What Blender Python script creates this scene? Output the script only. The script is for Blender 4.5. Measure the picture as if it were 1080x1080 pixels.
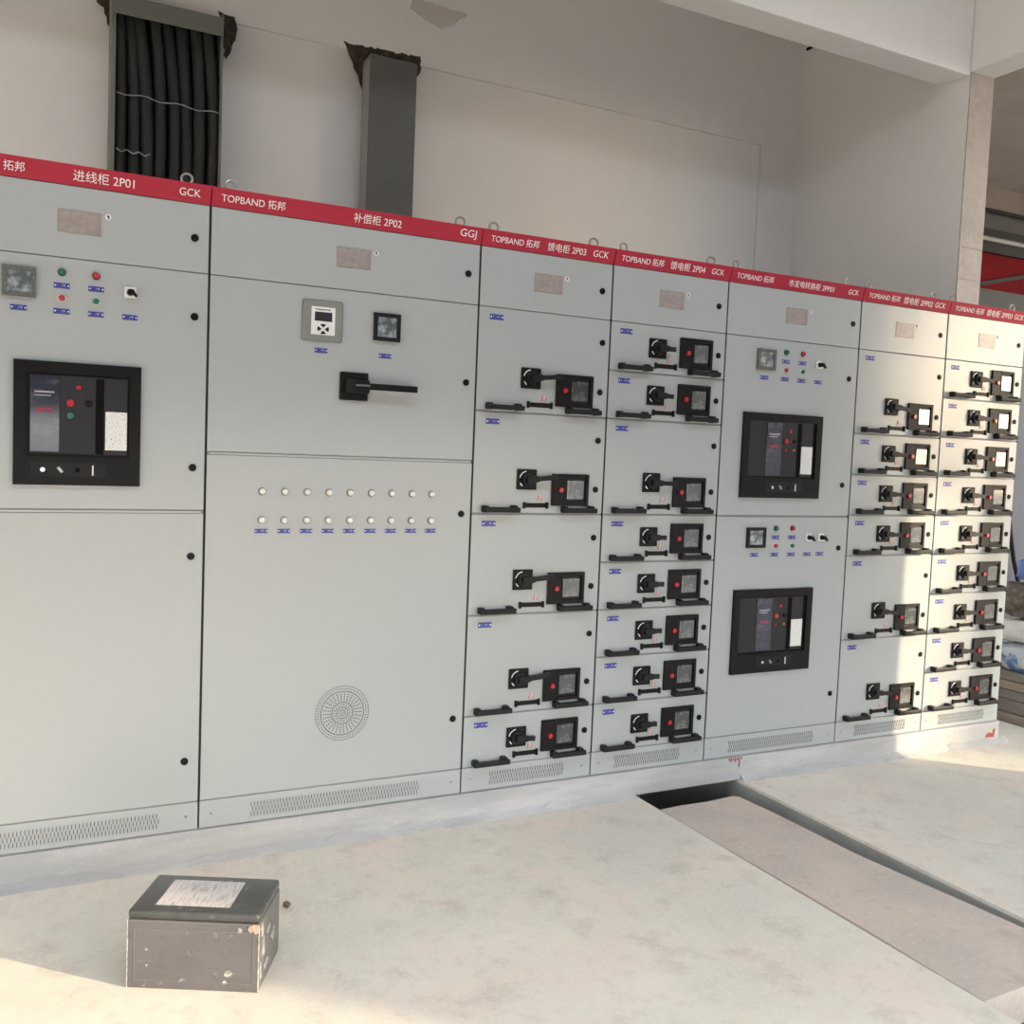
import bpy, bmesh, math, random
from mathutils import Vector, Matrix
random.seed(7)
S = bpy.context.scene
for o in list(bpy.data.objects):
    bpy.data.objects.remove(o)
COL = S.collection
R = math.radians

# ------------------------------------------------------------------ camera
CAM = Vector((-0.5686, -3.4175, 1.4730))
YAW, PIT, ROL, FPX = 0.47251, -0.06346, 0.04065, 1022.38
cd = bpy.data.cameras.new('camera')
cam = bpy.data.objects.new('camera', cd)
COL.objects.link(cam)
f = Vector((math.sin(YAW) * math.cos(PIT), math.cos(YAW) * math.cos(PIT), math.sin(PIT)))
r = Vector((math.cos(YAW), -math.sin(YAW), 0))
u = r.cross(f)
r2 = math.cos(ROL) * r + math.sin(ROL) * u
u2 = -math.sin(ROL) * r + math.cos(ROL) * u
M = Matrix((r2, u2, -f)).transposed().to_4x4()
M.translation = CAM
cam.matrix_world = M
cd.sensor_width = 36
cd.lens = 36 * FPX / 1080
cd.clip_start = 0.05
cd.clip_end = 300
S.camera = cam

# ------------------------------------------------------------------ light
w = bpy.data.worlds.new('hazy_sky')
S.world = w
w.use_nodes = True
bg = w.node_tree.nodes['Background']
SUN_AZ, SUN_EL = R(44), R(14)
sky = w.node_tree.nodes.new('ShaderNodeTexSky')
sky.sky_type = 'NISHITA'
sky.sun_disc = False
sky.sun_elevation = SUN_EL
sky.sun_rotation = R(90) + SUN_AZ
sky.dust_density = 3.0
sky.air_density = 1.0
sky.ozone_density = 1.0
tint = w.node_tree.nodes.new('ShaderNodeMix')
tint.data_type = 'RGBA'
tint.blend_type = 'MULTIPLY'
tint.inputs['Factor'].default_value = 1.0
tint.inputs['B'].default_value = (0.92, 0.98, 1.16, 1)
haze = w.node_tree.nodes.new('ShaderNodeMix')      # even milky haze over the whole sky
haze.data_type = 'RGBA'
haze.inputs['Factor'].default_value = 0.85
haze.inputs['B'].default_value = (1.70, 1.76, 1.86, 1)
w.node_tree.links.new(sky.outputs[0], tint.inputs['A'])
w.node_tree.links.new(tint.outputs['Result'], haze.inputs['A'])
w.node_tree.links.new(haze.outputs['Result'], bg.inputs[0])
bg.inputs[1].default_value = 0.7
sd = bpy.data.lights.new('sun', 'SUN')
sun = bpy.data.objects.new('sun', sd)
COL.objects.link(sun)
sd.energy = 2.6
sd.angle = R(1.2)
sd.color = (1.0, 0.80, 0.55)
trav = Vector((-math.cos(SUN_AZ) * math.cos(SUN_EL), math.sin(SUN_AZ) * math.cos(SUN_EL), -math.sin(SUN_EL)))
sun.rotation_euler = trav.to_track_quat('-Z', 'Y').to_euler()
sun.location = (14, -12, 9)

vs = S.view_settings
vs.view_transform = 'Standard'
vs.look = 'None'
vs.gamma = 1
vs.use_curve_mapping = False
vs.exposure = 1.5

# ------------------------------------------------------------------ materials
MATS = {}
def mat(name, col, rough=0.5, metal=0.0, noise=None, bump=None, spec=0.5, coat=0.0, trans=0.0, alpha=1.0):
    """noise = list of (scale, colour2, lo, hi[, distort]) laid over col; bump = (scale, strength)"""
    if name in MATS:
        return MATS[name]
    m = bpy.data.materials.new(name)
    m.use_nodes = True
    nt = m.node_tree
    b = nt.nodes['Principled BSDF']
    b.inputs['Roughness'].default_value = rough
    b.inputs['Metallic'].default_value = metal
    b.inputs['Specular IOR Level'].default_value = spec
    b.inputs['Coat Weight'].default_value = coat
    b.inputs['Coat Roughness'].default_value = 0.08
    b.inputs['Transmission Weight'].default_value = trans
    b.inputs['Alpha'].default_value = alpha
    c4 = (*col, 1)
    b.inputs['Base Color'].default_value = c4
    if noise or bump:
        tc = nt.nodes.new('ShaderNodeTexCoord')
        last = None
        for it in (noise or []):
            sc, c2, lo, hi = it[:4]
            n = nt.nodes.new('ShaderNodeTexNoise')
            n.inputs['Scale'].default_value = sc
            n.inputs['Detail'].default_value = 6
            n.inputs['Roughness'].default_value = 0.6
            if len(it) > 4:
                mp = nt.nodes.new('ShaderNodeMapping')
                mp.inputs['Scale'].default_value = it[4]
                nt.links.new(tc.outputs['Object'], mp.inputs[0])
                nt.links.new(mp.outputs[0], n.inputs['Vector'])
            else:
                nt.links.new(tc.outputs['Object'], n.inputs['Vector'])
            ra = nt.nodes.new('ShaderNodeValToRGB')
            ra.color_ramp.elements[0].position = lo
            ra.color_ramp.elements[1].position = hi
            ra.color_ramp.elements[0].color = (0, 0, 0, 1)
            ra.color_ramp.elements[1].color = (1, 1, 1, 1)
            nt.links.new(n.outputs['Fac'], ra.inputs[0])
            mx = nt.nodes.new('ShaderNodeMix')
            mx.data_type = 'RGBA'
            nt.links.new(ra.outputs[0], mx.inputs['Factor'])
            if last is None:
                mx.inputs['A'].default_value = c4
            else:
                nt.links.new(last, mx.inputs['A'])
            mx.inputs['B'].default_value = (*c2, 1)
            last = mx.outputs['Result']
        if last is not None:
            nt.links.new(last, b.inputs['Base Color'])
        if bump:
            n = nt.nodes.new('ShaderNodeTexNoise')
            n.inputs['Scale'].default_value = bump[0]
            n.inputs['Detail'].default_value = 5
            nt.links.new(tc.outputs['Object'], n.inputs['Vector'])
            bp = nt.nodes.new('ShaderNodeBump')
            bp.inputs['Strength'].default_value = bump[1]
            bp.inputs['Distance'].default_value = 0.01
            nt.links.new(n.outputs['Fac'], bp.inputs['Height'])
            nt.links.new(bp.outputs['Normal'], b.inputs['Normal'])
    MATS[name] = m
    return m

PAINT = mat('cabinet_paint', (0.385, 0.408, 0.405), 0.26, bump=(260, 0.03))
PAINT2 = mat('seam_shade_paint', (0.24, 0.245, 0.235), 0.5)  # frame colour darkened so the door and drawer seams look shaded
GAP_SHADE = mat('gap_shade', (0.03, 0.03, 0.03), 0.8, spec=.2)  # near-black strips put in for the shade in gaps between cabinets
RED = mat('red_strip', (0.37, 0.012, 0.036), 0.42, spec=.35)
WHITE_INK = mat('white_ink', (0.82, 0.74, 0.74), 0.5)
BLACK = mat('black_plastic', (0.005, 0.005, 0.005), 0.45, spec=.22)
BLACK2 = mat('black_rubber', (0.011, 0.012, 0.012), 0.5, spec=.25)
DGREY = mat('dark_grey_plastic', (0.010, 0.010, 0.011), 0.45, spec=.25)
CHAR = mat('charcoal_face', (0.022, 0.022, 0.025), 0.5, spec=.3)
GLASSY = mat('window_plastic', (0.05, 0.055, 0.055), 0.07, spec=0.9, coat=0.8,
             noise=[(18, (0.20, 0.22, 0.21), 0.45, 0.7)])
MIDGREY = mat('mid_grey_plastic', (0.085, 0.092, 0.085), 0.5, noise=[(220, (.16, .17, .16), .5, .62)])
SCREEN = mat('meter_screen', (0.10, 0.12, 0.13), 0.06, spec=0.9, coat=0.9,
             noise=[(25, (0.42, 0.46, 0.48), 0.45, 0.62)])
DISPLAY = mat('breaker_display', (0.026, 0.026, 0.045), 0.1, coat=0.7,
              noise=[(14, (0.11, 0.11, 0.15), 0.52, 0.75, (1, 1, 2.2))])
REDBTN = mat('red_button', (0.42, 0.010, 0.022), 0.35, coat=0.3)
GREENBTN = mat('green_button', (0.0, 0.125, 0.06), 0.35, coat=0.3)
WHITEBTN = mat('clear_lamp_lens', (0.72, 0.71, 0.66), 0.18, coat=0.6)
LAMPRING = mat('lamp_ring', (0.16, 0.16, 0.155), 0.3, metal=.6)
CHROME = mat('chrome_ring', (0.62, 0.62, 0.62), 0.22, metal=1.0)
ZINC = mat('zinc_steel', (0.40, 0.40, 0.38), 0.34, metal=0.95)
WHITEP = mat('white_plastic', (0.74, 0.74, 0.73), 0.4)
STICK = mat('printed_sticker', (0.72, 0.72, 0.70), 0.5,
            noise=[(160, (0.25, 0.25, 0.25), 0.56, 0.62, (1, 1, 2))])
BLUE = mat('blue_tag', (0.045, 0.05, 0.27), 0.4,
           noise=[(170, (0.45, 0.46, 0.62), 0.56, 0.64, (1, 1, .7))])
BLUE0 = mat('blue_tag_margin', (0.045, 0.05, 0.27), 0.4)
PLATE = mat('nameplate_film', (0.285, 0.245, 0.23), 0.3,
            noise=[(45, (0.34, 0.305, 0.29), 0.4, 0.65)])
PINKSQ = mat('pink_counter', (0.42, 0.14, 0.16), 0.4,
             noise=[(220, (0.62, 0.55, 0.52), 0.5, 0.56, (1, 1, .1))])
HOLE = mat('dark_opening', (0.006, 0.006, 0.006), 0.9, spec=.1)
SLOT = mat('vent_slot_shade', (0.11, 0.11, 0.10), 0.9)
PLASTER = mat('wall_plaster', (0.82, 0.805, 0.79), 0.9,
              noise=[(0.9, (0.765, 0.75, 0.735), 0.35, 0.7), (7, (0.80, 0.785, 0.77), 0.4, 0.7)], bump=(30, 0.12))
CONC = mat('floor_concrete', (0.755, 0.712, 0.62), 0.75,
           noise=[(0.9, (0.645, 0.635, 0.55), 0.43, 0.60), (2.3, (0.74, 0.65, 0.565), 0.49, 0.66),
                  (5.5, (0.53, 0.48, 0.41), 0.54, 0.76), (16, (0.62, 0.575, 0.50), 0.52, 0.76), (60, (0.79, 0.75, 0.67), 0.50, 0.85)], bump=(26, 0.07))
PINKC = mat('cover_slab_concrete', (0.595, 0.51, 0.435), 0.75,
            noise=[(2.2, (0.50, 0.455, 0.40), 0.42, 0.60), (5, (0.47, 0.375, 0.335), 0.58, 0.74), (18, (0.52, .45, .41), .55, .7), (50, (0.68, 0.60, 0.535), .52, .85)], bump=(24, 0.06))
PLINTH = mat('plinth_concrete', (0.365, 0.367, 0.362), 0.7,
             noise=[(3, (0.475, 0.477, 0.472), 0.42, 0.65, (.4, 1, 2.5)), (14, (0.36, 0.365, 0.37), .5, .8, (.3, 1, 1.5)), (40, (.55, .54, .52), .6, .85)], bump=(30, 0.12))
PITM = mat('pit_concrete', (0.40, 0.41, 0.385), 0.85, noise=[(5, (.32, .33, .31), .4, .7)])
HOLE_SHADE = mat('broken_hole_shade', (0.045, 0.036, 0.028), 0.95, noise=[(30, (0.10, 0.075, 0.055), .45, .7)], bump=(60, .5))  # dark colour painted for the shade inside the broken wall holes
STAIN = mat('damp_stain', (0.60, 0.565, 0.535), 0.9)
DUCT = mat('duct_paint', (0.12, 0.12, 0.115), 0.5, noise=[(3, (0.10, 0.10, 0.095), .4, .7)])
TRAY = mat('tray_paint', (0.17, 0.18, 0.165), 0.5)
CABLE = mat('cable_sheath', (0.020, 0.022, 0.020), 0.5, spec=.3)
WIRE = mat('tie_wire', (0.42, 0.42, 0.42), 0.4, metal=.3)

# ------------------------------------------------------------------ mesh building
class MB:
    def __init__(s):
        s.bm = bmesh.new()
    def box(s, x0, x1, y0, y1, z0, z1, bev=0, seg=1):
        vs = [s.bm.verts.new(p) for p in ((x0, y0, z0), (x1, y0, z0), (x1, y1, z0), (x0, y1, z0),
                                          (x0, y0, z1), (x1, y0, z1), (x1, y1, z1), (x0, y1, z1))]
        fs = [s.bm.faces.new([vs[i] for i in q]) for q in
              ((0, 3, 2, 1), (4, 5, 6, 7), (0, 1, 5, 4), (1, 2, 6, 5), (2, 3, 7, 6), (3, 0, 4, 7))]
        if bev:
            es = set(e for q in fs for e in q.edges)
            bmesh.ops.bevel(s.bm, geom=list(es), offset=bev, segments=seg, affect='EDGES', profile=0.5)
        return s
    def cyl(s, c, ra, ln, axis='y', n=16, rb=None):
        """cylinder starting at c, running ln along axis (signed)"""
        rb = ra if rb is None else rb
        c = Vector(c)
        ax = {'x': Vector((1, 0, 0)), 'y': Vector((0, 1, 0)), 'z': Vector((0, 0, 1))}[axis]
        a = {'x': Vector((0, 1, 0)), 'y': Vector((1, 0, 0)), 'z': Vector((1, 0, 0))}[axis]
        b = ax.cross(a)
        A = []; B = []
        for i in range(n):
            t = 2 * math.pi * i / n
            d = a * math.cos(t) + b * math.sin(t)
            A.append(s.bm.verts.new(c + d * ra)); B.append(s.bm.verts.new(c + ax * ln + d * rb))
        for i in range(n):
            j = (i + 1) % n
            s.bm.faces.new((A[i], A[j], B[j], B[i]))
        s.bm.faces.new(A[::-1]); s.bm.faces.new(B)
        return s
    def tube(s, pts, rad, n=8, closed=False):
        pts = [Vector(p) for p in pts]
        rings = []
        N = len(pts)
        ref = None
        for i, p in enumerate(pts):
            if closed:
                t = pts[(i + 1) % N] - pts[i - 1]
            else:
                t = pts[min(i + 1, N - 1)] - pts[max(i - 1, 0)]
            t.normalize()
            if ref is None:
                ref = Vector((0, 1, 0)) if abs(t.y) < .8 else Vector((1, 0, 0))
            a = (ref - t * ref.dot(t)).normalized()
            ref = a
            b = t.cross(a)
            rr = rad[i] if isinstance(rad, (list, tuple)) else rad
            rings.append([s.bm.verts.new(p + (a * math.cos(2 * math.pi * k / n) + b * math.sin(2 * math.pi * k / n)) * rr) for k in range(n)])
        for i in range(N if closed else N - 1):
            A, B = rings[i], rings[(i + 1) % N]
            for k in range(n):
                l = (k + 1) % n
                s.bm.faces.new((A[k], A[l], B[l], B[k]))
        if not closed:
            s.bm.faces.new(rings[0][::-1]); s.bm.faces.new(rings[-1])
        return s
    def poly(s, pts, th):
        """outline (list of 3-d points) given thickness th (vector)"""
        th = Vector(th)
        A = [s.bm.verts.new(Vector(p)) for p in pts]
        B = [s.bm.verts.new(Vector(p) + th) for p in pts]
        s.bm.faces.new(A); s.bm.faces.new(B[::-1])
        n = len(A)
        for i in range(n):
            j = (i + 1) % n
            s.bm.faces.new((A[j], A[i], B[i], B[j]))
        return s
    def frame(s, x0, x1, z0, z1, t, y0, y1, tb=None):
        """rectangular ring in the XZ plane"""
        tb = t if tb is None else tb
        s.box(x0, x1, y0, y1, z1 - t, z1); s.box(x0, x1, y0, y1, z0, z0 + tb)
        s.box(x0, x0 + t, y0, y1, z0 + tb, z1 - t); s.box(x1 - t, x1, y0, y1, z0 + tb, z1 - t)
        return s
    def mesh(s, name, m, smooth=False):
        bmesh.ops.recalc_face_normals(s.bm, faces=s.bm.faces)
        me = bpy.data.meshes.new(name)
        s.bm.to_mesh(me); s.bm.free()
        me.materials.append(m)
        if smooth:
            me.shade_smooth()
            me.set_sharp_from_angle(angle=R(40))
        return me
    def obj(s, name, m, parent=None, loc=(0, 0, 0), smooth=False):
        return place(s.mesh(name, m, smooth), name, parent, loc)

def place(me, name, parent=None, loc=(0, 0, 0)):
    o = bpy.data.objects.new(name, me)
    COL.objects.link(o)
    o.parent = parent
    o.location = loc
    return o
def empty(name, loc, rz=0):
    o = bpy.data.objects.new(name, None)
    COL.objects.link(o)
    o.location = loc
    o.rotation_euler = (0, 0, rz)
    o.empty_display_size = 0.1
    return o
def tag(o, label, cat, group=None):
    o['label'] = label
    o['category'] = cat
    if group:
        o['group'] = group
    return o
def struct(o, label=None):
    o['kind'] = 'structure'
    if label:
        o['label'] = label
    return o

# ------------------------------------------------------------------ the room
TX0, TX1 = 1.83, 2.40          # cable trench
PIT = -0.75
m = MB()
m.box(-5.2, TX0, -5.1, 2.25, PIT, 0)
m.box(TX1, 4.6, -5.1, 2.25, PIT, 0)
m.box(TX0, TX1, 0.75, 2.25, PIT, 0)
fl = struct(m.obj('floor', CONC), 'mottled grey beige concrete floor with a cable trench cut through it')
m = MB(); m.box(TX0, TX1, -5.1, 0.75, PIT - .1, PIT)
m.box(TX0 - .004, TX0 + .006, -5.1, 0.75, PIT, -.012); m.box(TX1 - .006, TX1 + .004, -5.1, 0.75, PIT, -.012)
m.obj('trench_lining', PITM, fl)
m = MB(); m.box(-40, 60, -60, 40, -1.3, -0.9)
m.box(4.6, 60, -60, 40, -0.9, -0.015); m.box(-40, 4.6, -60, -5.1, -0.9, -0.015)
GROUND = mat('yard_ground', (0.20, 0.188, 0.17), 0.9, noise=[(.5, (.17, .16, .145), .4, .7), (4, (.24, .22, .20), .5, .8)])
struct(m.obj('ground', GROUND), 'dusty pale yard ground outside the doorway')

BW = 2.07                      # back wall plane
m = MB()
m.box(-5.2, 4.6, BW, BW + .2, 0, 4.7)
m.box(-5.2, 4.08, BW - .022, BW, 3.69, 4.7)
m.box(4.08, 4.4, BW - .022, BW, 0, 4.7)
wb = struct(m.obj('wall_back', PLASTER), 'pale plaster wall behind the cabinets with a beam step along the top')
m = MB()
m.box(4.4, 4.6, 0.62, BW, 0, 4.7)
m.box(4.4, 4.6, -5.1, -1.15, 0, 6.5)  # unseen stretch, made extra tall to block the low sun
wr = struct(m.obj('wall_right', PLASTER), 'short pale plaster return wall ending at the open doorway')
m = MB(); m.box(-5.2, -5.0, -5.1, BW, 0, 4.7)
struct(m.obj('wall_left', PLASTER))
FRONT_LINTEL, ROOF_EDGE = 1.6, -2.45
m = MB(); m.box(-5.2, 4.4, -3.95, -3.8, FRONT_LINTEL, 4.7)  # dark front wall added to hold light off the upper cabinets
struct(m.obj('wall_front', mat('front_wall_dark', (.13, .13, .13), .6)), 'unseen dark grey wall added behind the viewer, open below for low light')
m = MB(); m.box(-5.2, 4.6, ROOF_EDGE, BW + .2, 4.7, 4.85)  # unseen front edge stops short so sky light reaches the floor
struct(m.obj('ceiling', PLASTER))
m = MB(); m.box(-5.0, 4.4, 0.62, 0.82, 3.78, 4.7, .004)
struct(m.obj('trim_1', PLASTER), 'pale plastered ceiling beam crossing above the cabinets')
m = MB(); m.box(4.4, 4.6, -1.15, 0.62, 3.80, 4.7, .004)
struct(m.obj('trim_2', PLASTER), 'plastered beam over the open doorway')
m = MB(); m.box(4.6, 10.0, -1.9, 2.5, 3.98, 4.12)
struct(m.obj('porch_roof', mat('porch_concrete', (.36, .32, .28), .9, noise=[(2, (.30, .27, .235), .4, .7)])), 'brown concrete slab roofing the passage outside the doorway')
RAWC = mat('raw_edge_concrete', (.37, .345, .315), .9, noise=[(6, (.33, .305, .28), .4, .65), (30, (.41, .385, .355), .5, .75)], bump=(30, .3))
MB().box(4.402, 4.602, .6125, .6200, 0, 3.80).obj('raw_end_face', RAWC, wr)
mat('raw_concrete', (.27, .245, .22), .9)
# mortar lines across the wall end, small marks
m = MB(); m.box(4.42, 4.60, .6110, .6135, 2.785, 2.793); m.box(4.405, 4.57, .6110, .6135, 2.600, 2.606)
m.obj('mortar_line', MATS['raw_concrete'], wr)

# plinth
m = MB(); m.box(-0.92, 4.205, -0.012, 0.84, 0, 0.11, .004)
pl = struct(m.obj('plinth', PLINTH), 'low grey concrete plinth under the row of cabinets')
# rough cement fillet along its foot, left and right of the trench
for xa, xb in ((-0.92, TX0 - .01), (TX1 + .01, 4.25)):
    m = MB()
    n = int((xb - xa) / .05)
    prev = None
    rng = random.Random(3)
    for i in range(n + 1):
        x = xa + (xb - xa) * i / n
        d = .025 + rng.random() * .02; h = .018 + rng.random() * .014
        A = [m.bm.verts.new(p) for p in ((x, -.012, 0.0), (x, -.012 - d, 0.0), (x, -.012 - d * .5, h * .45), (x, -.012, h))]
        if prev:
            for k in range(4):
                l = (k + 1) % 4
                m.bm.faces.new((prev[k], prev[l], A[l], A[k]))
        else:
            m.bm.faces.new(A)
        prev = A
    m.bm.faces.new(prev[::-1])
    m.obj('cement_fillet', PLINTH, pl)
STRED = mat('red_oxide_paint', (0.30, 0.055, 0.045), .7)
m = MB()
for i in range(7):
    x = 2.335 + i * .012
    m.box(x, x + .006, -.0135, -.012, .107 - [.01, .016, .008, .018, .012, .045, .01][i], .108)
m.obj('paint_drip', STRED, pl)
m = MB()
m.poly([(4.09, -.0125, .02), (4.13, -.0125, -.0 + .015), (4.165, -.0125, .03), (4.17, -.0125, .075), (4.155, -.0125, .07), (4.15, -.0125, .05), (4.12, -.0125, .055), (4.10, -.0125, .045)], (0, -.0012, 0))
m.obj('paint_smear', STRED, pl)

# trench cover slab
cs = MB()
cs.poly([(1.832, -.192, 0.001), (1.95, -.183, .001), (2.08, -.187, .001), (2.235, -.172, 0.001), (2.255, -.19, .001), (2.268, -.40, .001), (2.272, -.85, 0.001), (2.33, -1.40, .001), (2.352, -1.70, 0.001), (1.834, -1.722, 0.001), (1.834, -1.55, .001), (1.841, -1.3, .001), (1.841, -1.0, .001), (1.836, -.7, .001), (1.833, -.5, .001)], (0, 0, -.11))
cs.obj('trench_cover', PINKC)
o = bpy.data.objects['trench_cover']
tag(o, 'pinkish concrete slab covering the cable trench in the floor', 'slab')
for y in (-.5, -1.4):       # steel bearer bars that carry the slab
    b = MB(); b.box(TX0 - .003, TX1 + .003, y - .03, y + .03, -.16, -.107)
    b.obj('bearer_bar', PITM, o)

# ------------------------------------------------------------------ shared small meshes
def seam_panel(wd, h):
    """door/drawer sheet with folded edges; front at y=0, thickness 20 mm"""
    return MB().box(.004, wd - .004, 0, .0055, .0015, h - .0015, .0018, 2)
CACHE = {}
def shared(key, fn):
    if key not in CACHE:
        CACHE[key] = fn()
    return CACHE[key]
def M_lock():
    return MB().cyl((0, 0, 0), .0125, -.004, n=18).cyl((0, -.004, 0), .009, -.003, n=3).mesh('lock', BLACK, True)
def add_lock(parent, x, z):
    return place(shared('lock', M_lock), 'lock', parent, (x, -.0005, z))
def M_tag(wd, h):
    def g():
        return MB().box(-wd / 2, wd / 2, -.002, 0, -h / 2, h / 2, .0006).mesh('name_tag', BLUE0)
    return g
def add_tag(parent, x, z, wd=.046, h=.0165):
    t = place(shared(('tag', wd, h), M_tag(wd, h)), 'name_tag', parent, (x, -.0003, z))
    def g():
        return MB().box(-wd * .32, wd * .32, -.0026, -.002, -h * .3, h * .3).mesh('tag_print', BLUE)
    return t
def add_tag3(parent, x, z, wd=.046, h=.0165, prints=True):
    """tag with rivet dots and white print joined as one mesh with the print as relief"""
    def g():
        mb = MB().box(-wd / 2, wd / 2, -.002, 0, -h / 2, h / 2)
        me = mb.mesh('name_tag', BLUE0)
        bm = bmesh.new(); bm.from_mesh(me)
        q = MB(); q.bm.free(); q.bm = bm
        n0 = len(bm.faces)
        q.box(-wd * .30, wd * .30, -.0024, -.0019, -h * .26, h * .26)
        n1 = len(bm.faces)
        for s in (-1, 1):
            q.cyl((s * wd * .41, -.0019, 0), h * .16, -.0006, n=8)
        bm.faces.ensure_lookup_table()
        for i, fc in enumerate(bm.faces):
            fc.material_index = 0 if i < n0 else (1 if i < n1 else 2)
        bm.to_mesh(me); bm.free()
        me.materials.append(BLUE); me.materials.append(WHITEP)
        return me
    return place(shared(('tag3', wd, h), g), 'name_tag', parent, (x, -.0003, z))

def lamp(parent, x, z, kind, rr=.0125):
    """pilot lamp: collar + domed lens"""
    lens = {'g': GREENBTN, 'r': REDBTN, 'w': WHITEBTN}[kind[0]]
    ring = LAMPRING if kind[-1] == 'c' else BLACK
    if kind[-1] == 'p':
        ring = WHITEP
    def gl():
        mb = MB()
        prof = [(1.0, 0), (.97, -.006), (.8, -.010), (.5, -.0125), (.15, -.0135)]
        for (ra, ya), (rb, yb) in zip(prof, prof[1:]):
            mb.cyl((0, ya, 0), ra * rr * .82, yb - ya, n=16, rb=rb * rr * .82)
        return mb.mesh('pilot_lens', lens, True)
    def gr():
        return MB().cyl((0, 0, 0), rr, -.004, n=20, rb=rr * .93).mesh('pilot_ring', ring, True)
    o = place(shared(('ring', ring.name, rr), gr), 'pilot_lamp', parent, (x, -.0004, z))
    place(shared(('lens', lens.name, rr), gl), 'lens', parent, (x, -.004, z))
    return o

def selector(parent, x, z, dark=False, s=.036):
    def gp():
        return MB().box(-s / 2, s / 2, -.006, 0, -s / 2, s / 2, .002).mesh('selector_plate', WHITEP)
    def gk():
        mb = MB().cyl((0, -.006, 0), .0115, -.016, n=16, rb=.0095)
        k = MB()
        mb.poly([(-.008, -.022, .003), (.006, -.022, .008), (.021, -.022, -.012), (.016, -.022, -.017)], (0, -.008, 0))
        return mb.mesh('selector_knob', BLACK, True)
    place(shared(('selp', s), gp), 'selector_plate', parent, (x, -.0004, z))
    place(shared('selk', gk), 'selector_knob', parent, (x, -.0004, z))

def panel_meter(parent, x0, x1, z0, z1, fr=MIDGREY):
    wd, h = x1 - x0, z1 - z0
    MB().frame(0, wd, 0, h, .014, -.012, 0).obj('meter_bezel', fr, parent, (x0, -.0004, z0))
    MB().box(.013, wd - .013, -.007, 0, .013, h - .013, .001).obj('meter_screen', SCREEN, parent, (x0, -.0004, z0))

TXT = {}
def text_mesh(s, name='lettering'):
    cu = bpy.data.curves.new(name, 'FONT')
    cu.body = s
    cu.size = 1
    cu.extrude = 0.012
    ob = bpy.data.objects.new(name, cu)
    COL.objects.link(ob)
    bpy.context.view_layer.update()
    dg = bpy.context.evaluated_depsgraph_get()
    me = bpy.data.meshes.new_from_object(ob.evaluated_get(dg))
    bpy.data.objects.remove(ob)
    bpy.data.curves.remove(cu)
    return me
def lettering(parent, s, x0, x1, zmid, slope, m=WHITE_INK, hmax=.0335):
    """flat text on the name strip between x0 and x1 (cabinet coordinates)"""
    me = text_mesh(s)
    xs = [v.co.x for v in me.vertices]; ys = [v.co.y for v in me.vertices]
    k = (x1 - x0) / (max(xs) - min(xs))
    ky = min(k, hmax / (max(ys) - min(ys)))
    cy = (max(ys) + min(ys)) / 2
    mx = min(xs)
    for v in me.vertices:
        X = (v.co.x - mx) * k; Z = (v.co.y - cy) * ky; D = v.co.z
        v.co = (X, -D * .04 - Z * slope, Z)
    me.materials.clear()
    me.materials.append(m)
    me.name = 'lettering'
    return place(me, 'lettering', parent, (x0, -.0014, zmid))

def eye_bolt(parent, x, a=0.0, mm=ZINC):
    mb = MB()
    pts = [(.0175 * math.cos(t) * math.cos(a), .0175 * math.cos(t) * math.sin(a), .026 + .0175 * math.sin(t)) for t in [2 * math.pi * i / 20 for i in range(20)]]
    mb.tube(pts, .0042, 8, True)
    mb.cyl((0, 0, 0), .009, .009, 'z', 12)
    return mb.obj('eye_bolt', mm, parent, (x, .03, 2.195), True)

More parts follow.
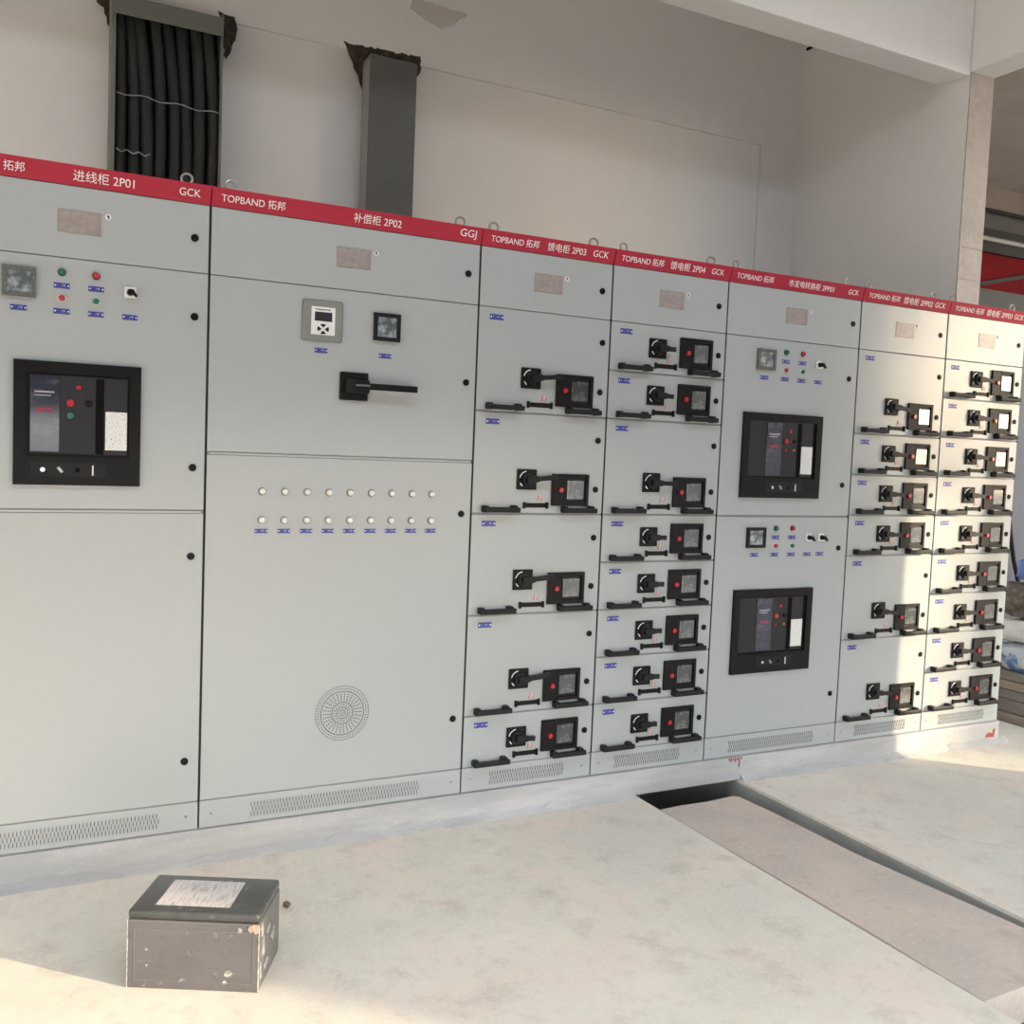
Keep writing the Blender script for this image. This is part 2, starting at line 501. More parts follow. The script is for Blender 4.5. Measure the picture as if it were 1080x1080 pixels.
# ------------------------------------------------------------------ cabinet shell
ZB = 0.11
def cabinet(X0, wd, label, texts, vent, small=False):
    c = empty('switchgear_cabinet', (X0, 0, ZB))
    tag(c, label, 'cabinet', 'row of grey switchgear cabinets')
    # body carcass
    mb = MB()
    mb.box(.003, wd - .003, .006, .80, 0, 2.195)
    mb.obj('body', PAINT2, c)
    MB().box(.0005, .0036, .0022, .03, .1, 2.14).box(wd - .0036, wd - .0005, .0022, .03, .1, 2.14).obj('gap_shade_strip', GAP_SHADE, c)
    # name strip, leaning forward at its top
    sl = .018 / .06
    st = MB()
    st.poly([(.002, 0.0, 0), (.002, -.018, .06), (.002, .03, .06), (.002, .03, 0)], (wd - .004, 0, 0))
    strip = st.obj('name_strip', RED, c, (0, 0, 2.140))
    for s, a, b in texts:
        lettering(strip, s, a, b, .030, sl).location.y = -.0015 - .030 * sl
    # header door
    hd = seam_panel(wd, .226).obj('header_door', PAINT, c, (0, 0, 1.9125))
    add_lock(hd, wd - .05, .113)
    MB().box(0, .127, -.0018, 0, 0, .072, .0006).obj('nameplate', PLATE, hd, (wd / 2 - .064, -.0004, .079))
    def gs():
        mb = MB().cyl((0, 0, 0), .0095, -.0012, n=16)
        return mb.mesh('inspection_sticker', WHITEP)
    stk = place(shared('stk', gs), 'inspection_sticker', hd, (wd / 2 + .083, -.0002, .143))
    MB().box(-.004, .003, -.0018, -.001, -.001, .005).box(-.002, .005, -.0018, -.001, -.005, -.002).obj('sticker_mark', CHAR, hd, (wd / 2 + .083, -.0002, .143))
    # skirting panel
    bp = MB().box(.003, wd - .003, .001, .0058, .003, .0985, .0012).obj('base_panel', PAINT, c)
    for x in (.042, wd - .042):
        MB().cyl((0, 0, 0), .0065, -.003, n=12, rb=.004).obj('rivet', ZINC, bp, (x, .002, .050), True)
    va, vb = vent
    mb = MB()
    pitch = .0115
    n = int((vb - va) / pitch)
    rows = [(.022, .016), (.040, .016), (.058, .016)]
    for k, (z, h) in enumerate(rows):
        for i in range(n):
            x = va + i * pitch + (pitch / 2 if k % 2 else 0)
            mb.box(x, x + .0026, -.0004, .0015, z, z + h)
    vs_ = mb.obj('vent_slots', SLOT, bp)
    vs_['kind'] = 'stuff'
    # levelling feet on the plinth
    return c

def door(c, wd, z0, z1, name='door', top_lip=False):
    d = seam_panel(wd, z1 - z0).obj(name, PAINT, c, (0, 0, z0 - ZB))
    if top_lip:
        MB().box(.012, wd - .012, .0008, .0055, z1 - z0 + .0002, z1 - z0 + .0075, .0006).obj('door_lip', PAINT, d)
    return d

# ------------------------------------------------------------------ drawer unit
def M_pull():
    mb = MB()
    mb.box(0, .158, -.038, -.020, .001, .021, .004, 2)
    mb.box(0.0, .024, -.030, 0, .000, .027, .004, 1)
    mb.box(.124, .150, -.030, 0, .000, .029, .004, 1)
    return mb.mesh('pull_handle', BLACK2)
def M_swbase():
    mb = MB().box(-.044, .044, -.010, 0, -.041, .041, .004, 2)
    return mb.mesh('switch_base', BLACK)
def M_arc():
    mb = MB()
    for a0, a1 in ((100, 168), (205, 232)):
        for k in range(5):
            t0 = R(a0 + (a1 - a0) * k / 5); t1 = R(a0 + (a1 - a0) * (k + 1) / 5)
            p = [(.037 * math.cos(t), -.0102, .035 * math.sin(t)) for t in (t0, t1)]
            q = [(.033 * math.cos(t), -.0102, .031 * math.sin(t)) for t in (t1, t0)]
            mb.poly(p + q, (0, -.0006, 0))
    return mb.mesh('dial_mark', WHITEP)
def M_dial(ln, tilt):
    def g():
        mb = MB().cyl((0, -.010, 0), .029, -.016, n=20, rb=.026)
        c, s = math.cos(tilt), math.sin(tilt)
        pts = [(-.012, -.013), (.03, -.013), (.045, -.009), (ln, -.010), (ln, .010), (.045, .009), (.03, .013), (-.012, .013)]
        mb.poly([(a * c - b * s, -.026, a * s + b * c) for a, b in pts], (0, -.014, 0))
        return mb.mesh('switch_lever', DGREY, True)
    return g
def M_bframe():
    mb = MB()
    # bezel with a left field and a window opening
    mb.box(0, .064, -.012, 0, 0, .130, .002)
    mb.box(.158, .172, -.012, 0, 0, .130, .001)
    mb.box(.064, .158, -.012, 0, .116, .130, .001)
    mb.box(.064, .158, -.012, 0, 0, .016, .001)
    return mb.mesh('breaker_bezel', BLACK)
def M_bwin():
    mb = MB().box(.064, .158, -.004, 0, .016, .116)
    return mb.mesh('breaker_window', DGREY)
def M_bscreen():
    return MB().box(.072, .150, -.010, -.003, .026, .106, .003).mesh('window_cover', GLASSY)
def M_bbtn():
    return MB().cyl((0, -.012, 0), .0105, -.010, n=16, rb=.0095).mesh('push_button', REDBTN, True)
def M_inter():
    return MB().box(0, .114, -.004, 0, .004, .022, .001).box(0, .010, -.010, 0, 0, .026, .001).box(.104, .114, -.010, 0, 0, .026, .001).box(.02, .032, -.006, 0, .007, .019).box(.05, .075, -.006, 0, .007, .019).mesh('interlock_bar', BLACK)
def M_shelf():
    return MB().box(0, .19, -.005, 0, 0, .0035).mesh('lip', PAINT)

def drawer(c, wd, z0, h, first=False, lever=None):
    d = place(shared(('panel', wd, round(h, 3)), lambda: seam_panel(wd, h).mesh('drawer', PAINT)), 'drawer', c, (0, 0, z0 - ZB))
    big = h > .3
    add_tag3(d, .077, h - .037, .058, .021)
    add_lock(d, .560, .101)
    if big:
        add_lock(d, .562, .303)
    zc = .136 if big else .105
    place(shared('swb', M_swbase), 'switch_base', d, (.236, 0, zc))
    place(shared('arc', M_arc), 'dial_mark', d, (.236, 0, zc))
    ln, tl = lever or ((.145, .10) if big else (.088, -.02))
    place(shared(('dial', ln, tl), M_dial(ln, tl)), 'switch_lever', d, (.236, 0, zc))
    bz = .032
    bf = place(shared('bfr', M_bframe), 'breaker_bezel', d, (.351, 0, bz))
    place(shared('bwin', M_bwin), 'breaker_window', d, (.351, 0, bz))
    place(shared('bsc', M_bscreen), 'window_cover', d, (.351, 0, bz))
    place(shared('bbtn', M_bbtn), 'push_button', d, (.388, 0, .097))
    pm = shared('pull', M_pull)
    place(pm, 'pull_handle', d, (.041, 0, .004))
    place(pm, 'pull_handle', d, (.397, 0, .004))
    place(shared('inter', M_inter), 'interlock_bar', d, (.224, 0, .020))
    place(shared('cnt', lambda: MB().box(-.011, .011, -.003, 0, -.0095, .0095, .0006).mesh('counter', PINKSQ)), 'counter', d, (.298, 0, .061))
    return d

# ------------------------------------------------------------------ air circuit breaker set in a door (dx,dz = lower left corner in door coordinates)
def acb(d, dx, dz, wd, h, L):
    """L: layout with display, slot, sticker, inner panel rectangles and knobs"""
    MB().frame(0, wd, 0, h, .035, -.014, 0, .09).obj('breaker_frame', BLACK, d, (dx, 0, dz))
    MB().box(.034, wd - .034, -.004, 0, .089, h - .034).obj('breaker_recess', BLACK, d, (dx, 0, dz))
    x0, x1, z0, z1 = L['inner']
    MB().box(x0, x1, -.010, -.003, z0, z1, .001).obj('breaker_face', CHAR, d, (dx, 0, dz))
    x0, x1, z0, z1 = L['disp']
    MB().box(x0, x1, -.0125, -.009, z0, z1, .0008).obj('display_window', DISPLAY, d, (dx, 0, dz))
    MB().box(x0 + .018, x1 - .022, -.0132, -.012, z0 + .125, z0 + .139).obj('red_legend', mat('red_legend', (.32, .02, .04), .4, noise=[(120, (.12, .05, .09), .45, .6)]), d, (dx, 0, dz))
    MB().box(x0 + .012, x1 - .015, -.0132, -.012, z0 + .186, z0 + .191).box(x0 + .012, x1 - .025, -.0132, -.012, z0 + .176, z0 + .179).obj('white_legend', mat('grey_legend', (.36, .36, .38), .4), d, (dx, 0, dz))
    x0, x1, z0, z1 = L['slot']
    MB().box(x0, x1, -.0125, -.009, z0, z1).obj('handle_slot', HOLE, d, (dx, 0, dz))
    x0, x1, z0, z1 = L['stick']
    MB().box(x0, x1, -.0125, -.009, z0, z1).obj('rating_sticker', STICK, d, (dx, 0, dz))
    for k, (x, z, mm, rr) in L['btn'].items():
        MB().cyl((0, -.009, 0), rr, -.007, n=14, rb=rr * .9).obj('push_button', mm, d, (dx + x, 0, dz + z), True)
    # lower control strip
    zr = .049
    a, b = L['low'][0] - .035, L['low'][-1] + .04
    MB().box(a, b, -.0155, -.013, zr - .021, zr + .023).obj('control_strip', DGREY, d, (dx, 0, dz))
    MB().cyl((0, -.015, 0), .0075, -.006, n=12).obj('key_lock', CHROME, d, (dx + L['low'][0], 0, dz + zr), True)
    MB().poly([(-.010, -.015, .006), (-.002, -.015, .010), (.010, -.015, -.006), (.003, -.015, -.010)], (0, -.004, 0)).obj('rotary_pointer', ZINC, d, (dx + L['low'][1], 0, dz + zr))
    MB().cyl((0, -.0155, 0), .008, -.002, n=12).obj('crank_hole', HOLE, d, (dx + L['low'][2], 0, dz + zr))
    MB().box(-.0022, .0022, -.018, -.015, -.016, .016).obj('position_pointer', WHITEP, d, (dx + L['low'][3], 0, dz + zr))

def control_group(d, x0, zt, two=False):
    """meter, four pilot lamps, selector(s) with blue tags; x0/zt = cabinet-coordinates of the first lamp, door-local z"""
    lamp(d, x0, zt, 'gk'); lamp(d, x0 + .1, zt, 'rk')
    lamp(d, x0, zt - .081, 'rp'); lamp(d, x0 + .1, zt - .081, 'gp')
    for dx in (0, .1):
        add_tag3(d, x0 + dx, zt - .042); add_tag3(d, x0 + dx, zt - .122)
    add_tag3(d, x0 - .121, zt - .122)
    if two:
        selector(d, x0 + .201, zt - .043); selector(d, x0 + .281, zt - .043)
        add_tag3(d, x0 + .200, zt - .122); add_tag3(d, x0 + .280, zt - .122)
    else:
        selector(d, x0 + .202, zt - .042)
        add_tag3(d, x0 + .202, zt - .122)

TB = 'TOPBAND \u62d3\u90a6'
# ------------------------------------------------------------------ 2P01 incoming cabinet
c = cabinet(-.8, .8, 'grey incoming-line cabinet marked 2P01 at the left edge, with one black breaker', [
    (TB, .03, .243), ('\u8fdb\u7ebf\u67dc 2P01', .379, .559), ('GCK', .698, .765)], (.12, .68))
d = door(c, .8, 1.226, 2.022, top_lip=False)
add_lock(d, .754, 1.876 - 1.226); add_lock(d, .757, 1.371 - 1.226)
panel_meter(d, .182, .277, 1.888 - 1.226, 1.981 - 1.226)
control_group(d, .350, 1.976 - 1.226)
acb(d, .216, 1.304 - 1.226, .373, .390, dict(
    inner=(.045, .332, .100, .348), disp=(.047, .131, .105, .345), slot=(.237, .261, .102, .343), stick=(.266, .331, .116, .240),
    btn={'a': (.186, .313, REDBTN, .008), 'b': (.162, .262, REDBTN, .012), 'c': (.162, .222, GREENBTN, .011), 'd': (.216, .264, BLACK, .011)},
    low=(.084, .134, .185, .230)))
d2 = door(c, .8, .212, 1.216, top_lip=True)
add_lock(d2, .757, 1.069 - .212); add_lock(d2, .749, .358 - .212)
for x, rr in ((.065, .3), (.726, -.2)):
    eye_bolt(c, x, rr)

# ------------------------------------------------------------------ 2P02 compensation cabinet
c = cabinet(0, 1.0, 'wide grey compensation cabinet marked 2P02 with two rows of clear lamps', [
    (TB, .033, .247), ('\u8865\u507f\u67dc 2P02', .492, .673), ('GGJ', .908, .974)], (.18, .83))
d = door(c, 1.0, 1.427, 2.022)
z = 1.427
add_lock(d, .957, 1.725 - z)
MB().box(0, .146, -.010, 0, 0, .143, .006, 2).obj('controller_housing', mat('controller_grey', (.20, .215, .19), .5), d, (.317, 0, 1.832 - z))
MB().box(.031, .117, -.0115, -.009, .022, .120).obj('controller_face', WHITEP, d, (.317, 0, 1.832 - z))
MB().box(.043, .106, -.0125, -.011, .070, .102).obj('controller_display', CHAR, d, (.317, 0, 1.832 - z))
MB().box(.045, .100, -.0121, -.0112, .109, .112).obj('controller_legend', DGREY, d, (.317, 0, 1.832 - z))
for k in range(4):
    t = math.pi / 2 * k
    pts = [(.074 + .0055 * math.cos(t) , -.0112, .0425 + .0055 * math.sin(t))]
    for q in range(5):
        tt = t - R(30) + R(60) * q / 4
        pts.append((.074 + .021 * math.cos(tt), -.0112, .0425 + .018 * math.sin(tt)))
    MB().poly(pts, (0, -.002, 0)).obj('arrow_key', BLACK, d, (.317, 0, 1.832 - z))
panel_meter(d, .580, .682, 1.853 - z, 1.953 - z, DGREY)
add_tag3(d, .389, 1.800 - z); add_tag3(d, .629, 1.799 - z)
MB().box(0, .105, -.014, 0, 0, .100, .003).obj('isolator_plate', BLACK, d, (.459, 0, 1.630 - z))
MB().box(.018, .105, -.034, -.013, .026, .075, .004).obj('isolator_hub', BLACK2, d, (.459, 0, 1.630 - z))
MB().poly([(.060, -.050, .040), (.283, -.050, .040), (.283, -.050, .063), (.06, -.050, .063)], (0, .018, 0)).obj('isolator_lever', BLACK, d, (.459, 0, 1.630 - z))
MB().box(.045, .10, -.0515, -.049, .050, .057).obj('lever_stripe', MIDGREY, d, (.459, 0, 1.630 - z))
d2 = door(c, 1.0, .212, 1.418, top_lip=True)
z = .212
add_lock(d2, .957, 1.220 - z); add_lock(d2, .954, .416 - z)
for i in range(9):
    x = .193 + i * .0799
    lamp(d2, x, 1.2945 - z, 'wc', .0138)
    lamp(d2, x, 1.194 - z, 'wc', .0138)
    add_tag3(d2, x - .001, 1.155 - z, .044, .0155)
# round fan grille of punched holes
mb = MB()
gx, gz = .507, .478 - z
rings = [(.101, 64, .0024), (.0915, 60, .0021), (.0815, 84, .0023), (.0715, 30, .0024), (.063, 30, .0024), (.0545, 30, .0024), (.0465, 26, .0023),
         (.0395, 44, .0022), (.030, 18, .0023), (.021, 26, .0021), (.0115, 14, .0019), (.004, 5, .0014)]
for rr, n, hr in rings:
    for i in range(n):
        t = 2 * math.pi * (i + .5 * (rr > .08)) / n
        mb.cyl((gx + rr * math.cos(t), .0015, gz + rr * math.sin(t)), hr, -.0022, n=6)
v = mb.obj('fan_grille_holes', HOLE, d2)
v['kind'] = 'stuff'
for sx, sz in ((-.09, .088), (.088, .09), (-.096, -.09), (.082, -.082)):
    MB().cyl((gx + sx, 0, gz + sz), .0045, -.002, n=10).obj('grille_screw', ZINC, d2)
for x, rr in ((.067, .25), (.922, -.35)):
    eye_bolt(c, x, rr)

# ------------------------------------------------------------------ 2P03 / 2P04 / 2PP02 / 2PP03 drawer cabinets
def drawer_cabinet(X0, label, texts, zs, vent, levers):
    c = cabinet(X0, .6, label, texts, vent)
    for i, (a, b) in enumerate(zip(zs, zs[1:])):
        h = a - b - .004
        big = h > .3
        drawer(c, .6, b + .002, round(h, 4), lever=levers[1 if big else 0])
    eye_bolt(c, .064, random.uniform(-.4, .4)); eye_bolt(c, .517, random.uniform(-.4, .4))
    return c
KD = '\u9988\u7535\u67dc '
drawer_cabinet(1.0, 'grey feeder cabinet marked 2P03 with five drawers, four of them tall', [
    (TB, .037, .246), (KD + '2P03', .284, .460), ('GCK', .495, .567)], [2.024, 1.622, 1.222, .820, .418, .210], (.125, .480), [(.070, -.06), (.128, .10)])
drawer_cabinet(1.6, 'grey feeder cabinet marked 2P04 with eight drawers, one of them tall', [
    (TB, .032, .243), (KD + '2P04', .277, .459), ('GCK', .495, .562)], [2.024, 1.820, 1.622, 1.222, 1.021, .820, .618, .419, .210], (.120, .470), [(.070, -.02), (.118, -.02)])
drawer_cabinet(3.0, 'grey feeder cabinet marked 2PP02 with six drawers, half of it in sunlight', [
    (TB, .033, .242), (KD + '2PP02', .268, .470), ('GCK', .489, .561)], [2.024, 1.622, 1.424, 1.228, 1.030, .617, .210], (.13, .49), [(.092, -.05), (.100, -.12)])
drawer_cabinet(3.6, 'grey feeder cabinet marked 2PP03 with nine low drawers at the doorway end', [
    (TB, .035, .249), (KD + '2PP03', .271, .471), ('GCK', .489, .561)], [2.024, 1.828, 1.630, 1.430, 1.230, 1.030, .823, .618, .414, .210], (.13, .49), [(.088, -.04), (.12, 0)])

# ------------------------------------------------------------------ 2PP01 change-over cabinet
c = cabinet(2.2, .8, 'grey change-over cabinet marked 2PP01 with two black breakers, one above the other', [
    (TB, .034, .242), ('\u5e02\u53d1\u7535\u8f6c\u6362\u67dc 2PP01', .333, .608), ('GCK', .700, .765)], (.14, .66))
LAY = dict(inner=(.036, .415, .098, .350), disp=(.138, .226, .102, .345), slot=(.322, .344, .100, .345), stick=(.347, .414, .113, .240),
           btn={'a': (.275, .308, REDBTN, .008), 'b': (.253, .261, REDBTN, .012), 'c': (.250, .220, REDBTN, .006), 'd': (.303, .262, BLACK, .010), 'e': (.300, .222, mat('amber_button', (.35, .12, .02), .4), .006)},
           low=(.178, .227, .275, .318))
d = door(c, .8, 1.222, 2.022)
z = 1.222
panel_meter(d, .178, .283, 1.882 - z, 1.974 - z)
control_group(d, .349, 1.969 - z)
add_lock(d, .745, 1.876 - z); add_lock(d, .743, 1.371 - z)
acb(d, .117, 1.304 - z, .469, .384, LAY)
d = door(c, .8, .212, 1.216)
z = .212
panel_meter(d, .174, .282, 1.075 - z, 1.168 - z, DGREY)
control_group(d, .347, 1.164 - z, True)
add_lock(d, .744, 1.069 - z); add_lock(d, .748, .360 - z)
acb(d, .117, .496 - z, .470, .388, LAY)
eye_bolt(c, .056, .2); eye_bolt(c, .718, .5)

# ------------------------------------------------------------------ cable tray, cables and closed duct on the back wall
BF = BW - .022
t = empty('cable_tray', (-.175, 1.90, 0))
tag(t, 'grey vertical cable tray on the wall with a cover plate across its top', 'cable tray')
wt = .537
MB().box(0, .022, 0, BF - 1.90, 0, 3.66, .002).box(wt - .010, wt, 0, BF - 1.90, 0, 3.66, .002).obj('side_rail', TRAY, t)
MB().box(.022, wt - .010, BF - 1.915, BF - 1.905, 0, 3.66).obj('back_plate', BLACK, t)
MB().box(.0, wt, -.006, 0.0, 3.545, 3.64, .002).obj('cover_plate', TRAY, t)
MB().box(.022, wt - .01, 0.02, 0.026, 2.75, 2.78).box(.022, wt - .01, 0.115, 0.121, 1.5, 1.53).obj('rung', TRAY, t)
rng = random.Random(5)
ncab = 8
for i in range(ncab):
    x = -.175 + .052 + i * (wt - .085) / (ncab - 1)
    rad = .0285 + .004 * rng.random()
    lean = .035 + .02 * rng.random() - (.03 if i < 2 else 0)
    pts = []
    for k in range(19):
        zz = .03 + (3.60 - .03) * k / 18
        top = max(0, (zz - 3.0) / .6)
        pts.append((x - lean * top ** 1.8 + .004 * math.sin(zz * 4 + i * 2), 1.962 + .012 * math.sin(i * 1.7) + .006 * math.sin(zz * 3 + i), zz))
    o = MB().tube(pts, rad, 10).obj('power_cable', CABLE, None, smooth=True)
    ORD = ['leftmost', 'second', 'third', 'fourth', 'fifth', 'sixth', 'seventh', 'rightmost'][i]
    tag(o, ORD + ' thick black power cable' + ('' if i in (0, 7) else ' from the left') + ' in the open wall tray', 'cable', 'black power cables in the tray')
for zz, a, b in ((3.175, .0, .50), (2.895, 0, .16)):
    n = 14
    pts = []
    for k in range(n + 1):
        s = a + (b - a) * k / n
        pts.append((-.145 + s, 1.921 - .002 * math.sin(k * 2.1), zz - .03 * s + .007 * math.sin(k * 1.3 + zz * 5)))
    o = MB().tube(pts, .0028, 6).obj('tie_wire', WIRE, None, smooth=True)
    tag(o, 'thin pale tie wire across the black cables, ' + ('upper long one' if zz > 3 else 'lower short one'), 'wire')
du = empty('cable_duct', (1.155, 1.90, 0))
tag(du, 'closed dark grey rectangular cable duct running up the wall', 'duct')
MB().box(0, .277, 0, .012, 0, 3.635, .003).obj('duct_cover', DUCT, du)
MB().box(.002, .012, .012, .140, 0, 3.64).box(.265, .275, .012, .140, 0, 3.64).box(.002, .275, .012, .140, 3.63, 3.64).obj('duct_body', mat('duct_lit_side', (.30, .30, .285), .5), du)  # sides coloured paler than the cover to look lit
def hole(pts, name, m_, y=BF):
    """ragged flat patch; at the duct entries, broken plaster with hole shade painted dark"""
    rg = random.Random(len(pts))
    P = []
    n = len(pts)
    for i in range(n):
        a, b = Vector(pts[i]), Vector(pts[(i + 1) % n])
        steps = max(1, int((b - a).length / .018))
        for k in range(steps):
            q = a.lerp(b, k / steps)
            P.append((q.x + rg.uniform(-.007, .007), y, q.y + rg.uniform(-.007, .007)))
    MB().poly(P, (0, -.0025, 0)).obj(name, m_, wb)
hole([(1.045, 3.722), (1.50, 3.735), (1.515, 3.66), (1.475, 3.60), (1.30, 3.60), (1.16, 3.47), (1.12, 3.56), (1.09, 3.64)], 'hole_shade_patch', HOLE_SHADE, BW - .0225)
hole([(-.245, 3.78), (-.15, 3.74), (-.145, 3.60), (-.155, 3.50), (-.185, 3.545), (-.20, 3.61), (-.24, 3.64)], 'hole_shade_patch', HOLE_SHADE, BW - .0225)
hole([(.36, 3.725), (.44, 3.72), (.465, 3.66), (.45, 3.60), (.425, 3.52), (.40, 3.49), (.385, 3.56), (.365, 3.60)], 'hole_shade_patch', HOLE_SHADE, BW - .0225)
hole([(1.43, 3.99), (1.62, 3.93), (1.70, 3.96), (1.80, 4.05), (1.45, 4.06)], 'damp_patch', STAIN, BW - .0225)
# small bracket stub high on the return wall
MB().box(4.385, 4.4, 1.93, 1.99, 4.385, 4.40).obj('bracket_stub', BLACK, wr)

# ------------------------------------------------------------------ scuffed box on the floor
ang = math.atan2(-.162, .314)
bx = empty('carton_box', (-.301, -.745, 0), ang)
tag(bx, 'dark grey scuffed box with a white printed label on the floor', 'box')
BOXM = mat('grey_carton', (0.105, 0.098, 0.098), 0.42, coat=.2,
           noise=[(4, (0.13, 0.122, 0.12), .4, .65), (60, (0.08, 0.08, 0.08), .55, .75), (35, (.22, .21, .205), .62, .72), (11, (.40, .385, .375), .70, .76)], bump=(60, .08))
BOXT = mat('box_top', (0.050, 0.052, 0.050), 0.35, coat=.25, noise=[(7, (0.085, .088, .083), .45, .65), (24, (.24, .24, .23), .60, .72), (50, (.03, .03, .03), .6, .7)])
SCUFF = mat('white_scuff', (.46, .44, .42), .8, noise=[(60, (.20, .19, .185), .42, .6)])
W_, D_, H_ = .352, .222, .214
MB().box(0, W_, 0, D_, 0, .188, .004, 2).obj('box_body', BOXM, bx)
MB().box(0, W_, 0, D_, .1885, H_, .009, 3).obj('box_lid', BOXT, bx, smooth=True)
MB().box(.062, .262, .035, .186, H_, H_ + .0012).obj('printed_label', mat('label_paper', (.62, .59, .57), .6, noise=[(70, (.36, .34, .34), .5, .62, (3, .25, 1))]), bx)
MB().frame(.018, W_ - .014, .022, .165, .0022, -.0012, .0).obj('embossed_line', mat('box_line', (.145, .14, .138), .5), bx)
rg = random.Random(9)
def blob(cx, cz, rx, rz, n=18):
    return [(cx + rx * math.cos(2 * math.pi * i / n) * rg.uniform(.5, 1.15), cz + rz * math.sin(2 * math.pi * i / n) * rg.uniform(.5, 1.15)) for i in range(n)]
m = MB()
for cx, cz, rx, rz in ((.272, .05, .014, .012), (.262, .026, .008, .006), (.052, .108, .004, .003), (.053, .064, .003, .003), (.30, .170, .006, .012)):
    m.poly([(x, 0.0, z) for x, z in blob(cx, cz, rx, rz)], (0, -.0012, 0))
m.obj('scuff_mark', SCUFF, bx)
m = MB(); m.poly([(x, -.0005, z) for x, z in [(.322, .172), (.330, .165), (.336, .169), (.343, .161), (.350, .166), (.351, .187), (.338, .188), (.325, .183)]], (0, -.0014, 0))
m.obj('torn_corner', mat('bare_cardboard', (.42, .33, .25), .9, noise=[(40, (.25, .2, .16), .5, .65)]), bx)
m = MB()
for cy, cz, ry, rz in ((.03, .16, .014, .02), (.045, .10, .02, .035), (.02, .05, .010, .03), (.10, .13, .02, .012), (.15, .09, .02, .02), (.08, .04, .03, .012)):
    m.poly([(W_, y, z) for y, z in blob(cy, cz, ry, rz)], (.0012, 0, 0))
m.obj('side_scuff', SCUFF, bx)
MB().box(W_ - .0025, W_ + .0008, -.0008, .002, .0, .188, .001).box(-.0008, .0015, -.0008, .002, 0, .188, .0005).obj('worn_edge', SCUFF, bx)
# pebble behind the box
bm = bmesh.new(); bmesh.ops.create_icosphere(bm, subdivisions=2, radius=.012)
for v in bm.verts:
    v.co *= 1 + .25 * random.uniform(-1, 1)
    v.co.z *= .8
q = MB(); q.bm.free(); q.bm = bm
o = q.obj('pebble', mat('pebble_brown', (.12, .085, .06), .9), None, (.20, -.455, .008))
tag(o, 'small dark brown pebble on the floor behind the box', 'stone')

# ------------------------------------------------------------------ outside the doorway
NB = empty('neighbour_building', (4.8, 2.5, 0))
tag(NB, 'neighbouring building with a red board and pipes seen past the doorway', 'building')
XE = 9.5
MB().box(0, XE, 0, .2, -.9, 2.62).obj('sheet_wall', mat('blue_grey_sheet', (.115, .125, .148), .6, noise=[(1.5, (.095, .103, .122), .4, .7)]), NB)
MB().box(0, XE, -.04, .3, 2.62, 3.07).obj('concrete_band', mat('dark_band', (.085, .085, .082), .8), NB)
MB().box(0, XE, -.01, .1, 3.07, 3.39).obj('red_board', mat('red_board', (.17, .010, .013), .9, spec=.1, noise=[(2, (.12, .008, .010), .4, .7)]), NB)
MB().box(0, XE, -.05, .3, 3.39, 3.475).obj('steel_beam', mat('dark_steel', (.022, .019, .018), .6, spec=.2), NB)
MB().box(0, XE, 0.03, .3, 3.475, 3.76).obj('shadow_board', mat('shadow_grey', (.10, .092, .088), .8), NB)  # dull board put in for the grey shadow below the black pipe
MB().box(0, XE, 0, .3, 3.76, 6.5).obj('block_wall', mat('brown_block', (.26, .215, .175), .9, noise=[(3, (.21, .175, .14), .4, .7)]), NB)
MB().box(0, XE, -.02, .03, 3.535, 3.60).obj('dark_channel', MATS['dark_steel'], NB)
MB().cyl((0, -.04, 3.505), .022, XE, 'x', 12).obj('white_pipe', mat('dull_white_pipe', (.34, .33, .31), .5), NB, smooth=True)
MB().cyl((0, -.03, 3.755), .016, XE, 'x', 10).obj('black_pipe', MATS['dark_steel'], NB, smooth=True)
MB().poly([(1.6, -.04, 2.99), (1.6, -.04, 2.955), (3.3, -.04, 3.34), (3.3, -.04, 3.375)], (0, .025, 0)).obj('brace', MATS['dark_steel'], NB)
pts = [(7.50, 2.46, 1.75), (7.53, 2.455, 1.45), (7.56, 2.45, 1.15), (7.60, 2.44, .9), (7.66, 2.43, .65), (7.75, 2.42, .4), (7.86, 2.40, .2), (8.0, 2.36, .06), (8.25, 2.30, .01), (8.6, 2.28, .01)]
o = MB().tube(pts, .020, 8).obj('black_hose', BLACK2, None, smooth=True)
tag(o, 'black hose drooping down the grey wall outside the doorway', 'hose')

WOOD = mat('weathered_timber', (.33, .27, .215), .85, noise=[(8, (.24, .20, .17), .4, .65, (1, .12, 1)), (40, (.42, .36, .29), .5, .8, (1, .1, 1))])
WOOD2 = mat('grey_timber', (.24, .215, .19), .85, noise=[(8, (.18, .165, .15), .4, .65, (1, .12, 1))])
lay = [(4.66, -.35, 1.6, 0, .055, WOOD, .01, 'pale timber plank lying lowest beside the last cabinet'),
       (4.67, -.30, 1.7, .056, .075, WOOD2, -.02, 'grey timber plank second from the bottom of the stack by the doorway'),
       (4.70, -.4, 1.5, .132, .055, WOOD2, .015, 'grey timber plank third from the bottom of the stack by the doorway'),
       (4.69, -.25, 1.6, .188, .05, WOOD, -.01, 'pale timber plank fourth from the bottom of the stack by the doorway'),
       (4.72, -.3, 1.4, .239, .05, WOOD2, .02, 'grey timber plank topmost of the stack by the doorway')]
for x, y, ln, zz, th, mm, rz, lb in lay:
    o = MB().box(0, .24, 0, ln, 0, th - .002, .003).obj('timber_plank', mm, None, (x, y, zz - .015))
    o.rotation_euler.z = rz
    tag(o, lb, 'plank', 'stacked timber planks outside the doorway')
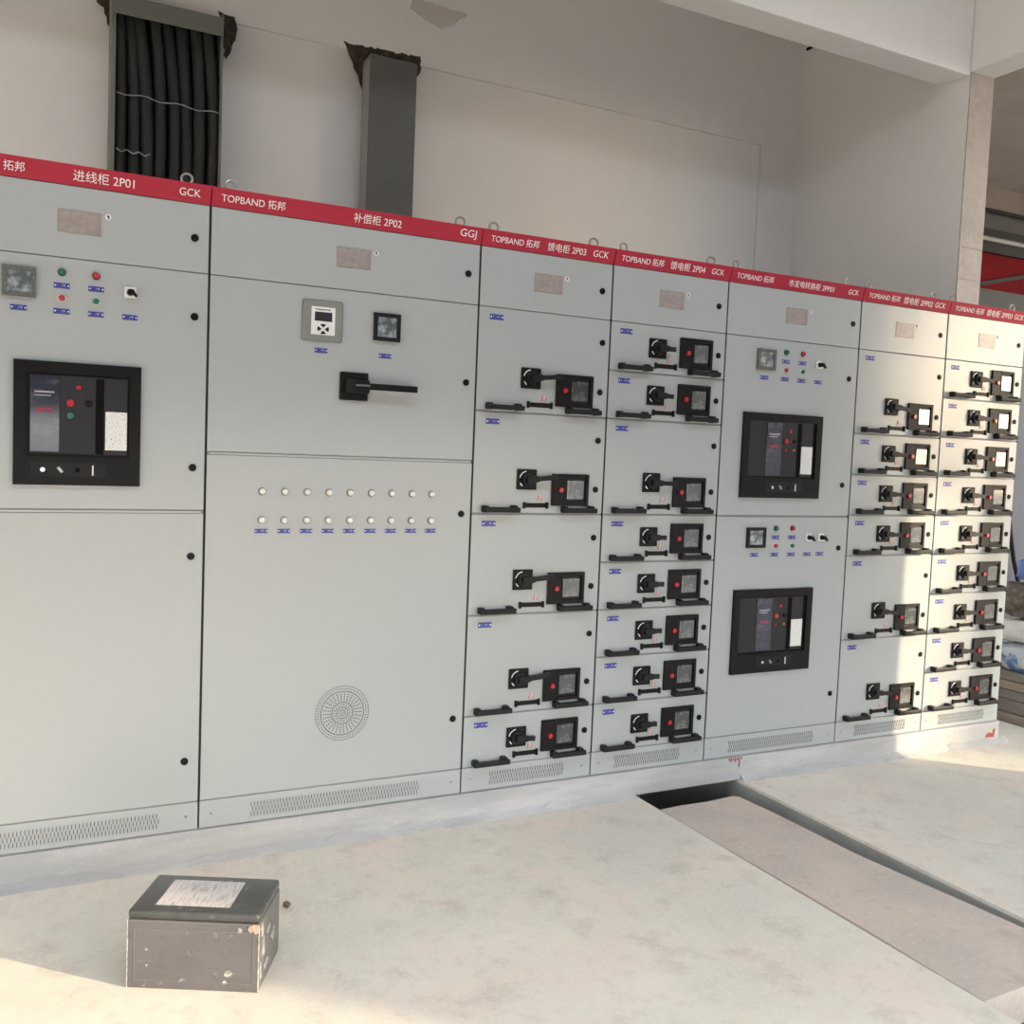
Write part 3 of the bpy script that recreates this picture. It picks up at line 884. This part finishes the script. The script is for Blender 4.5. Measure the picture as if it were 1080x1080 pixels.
def sack(name, loc, dims, m_, label, seed):
    bm = bmesh.new()
    bmesh.ops.create_icosphere(bm, subdivisions=4, radius=1)
    from mathutils import noise as nz
    for v in bm.verts:
        p = v.co.copy()
        k = 1 + .16 * nz.noise(p * 1.7 + Vector((seed, 0, 0))) + .07 * nz.noise(p * 5 + Vector((0, seed, 0)))
        q = Vector([math.copysign(abs(a) ** .65, a) for a in p])
        v.co = Vector((q.x * dims[0], q.y * dims[1], q.z * dims[2])) * k
        if v.co.z < -dims[2] * .9:
            v.co.z = -dims[2] * .9
    q = MB(); q.bm.free(); q.bm = bm
    o = q.obj(name, m_, None, (loc[0], loc[1], loc[2] + dims[2] * .9), True)
    return tag(o, label, 'bag')
sack('woven_sack', (4.86, .28, .274), (.14, .20, .085), mat('white_blue_sack', (.50, .55, .60), .6, noise=[(9, (.10, .22, .42), .5, .58), (14, (.08, .28, .28), .6, .66)]), 'white woven sack with blue print lying on the planks', 3)
sack('plastic_bag', (4.86, .32, .452), (.12, .17, .065), mat('white_sack', (.60, .60, .60), .5), 'crumpled white plastic bag on top of the blue printed sack', 8)
sack('rubbish_bag', (4.90, .34, .590), (.11, .17, .11), mat('dark_rubbish', (.06, .055, .05), .5, noise=[(20, (.18, .16, .14), .5, .7)]), 'dark bundle of rags and wire on the white plastic bag', 5)
sack('blue_bag', (4.91, .30, .815), (.09, .12, .075), mat('blue_plastic', (.08, .14, .42), .4), 'blue plastic bag on top of the dark bundle', 12)

# unseen blocker added across the yard to keep low sun off the upper cabinets
FB = empty('sun_blocker', (12.0, -7.0, 0))
tag(FB, 'unseen raised block added across the yard to hold back the low sun', 'building')
YW = mat('sun_blocker_wall', (.5, .47, .43), .9)
MB().box(0, 3, -3.4, 4.2, 5.05, 9.5).obj('blocker_upper', YW, FB)
MB().box(.2, 2.8, 1.8, 4.2, -.9, 5.05).obj('blocker_infill', YW, FB)  # infill added to keep sun off the neighbouring wall
for y in (-3.2,):
    MB().box(.2, .5, y, y + .3, -.9, 5.05).obj('blocker_post', YW, FB)
    MB().box(2.4, 2.7, y, y + .3, -.9, 5.05).obj('blocker_post', YW, FB)
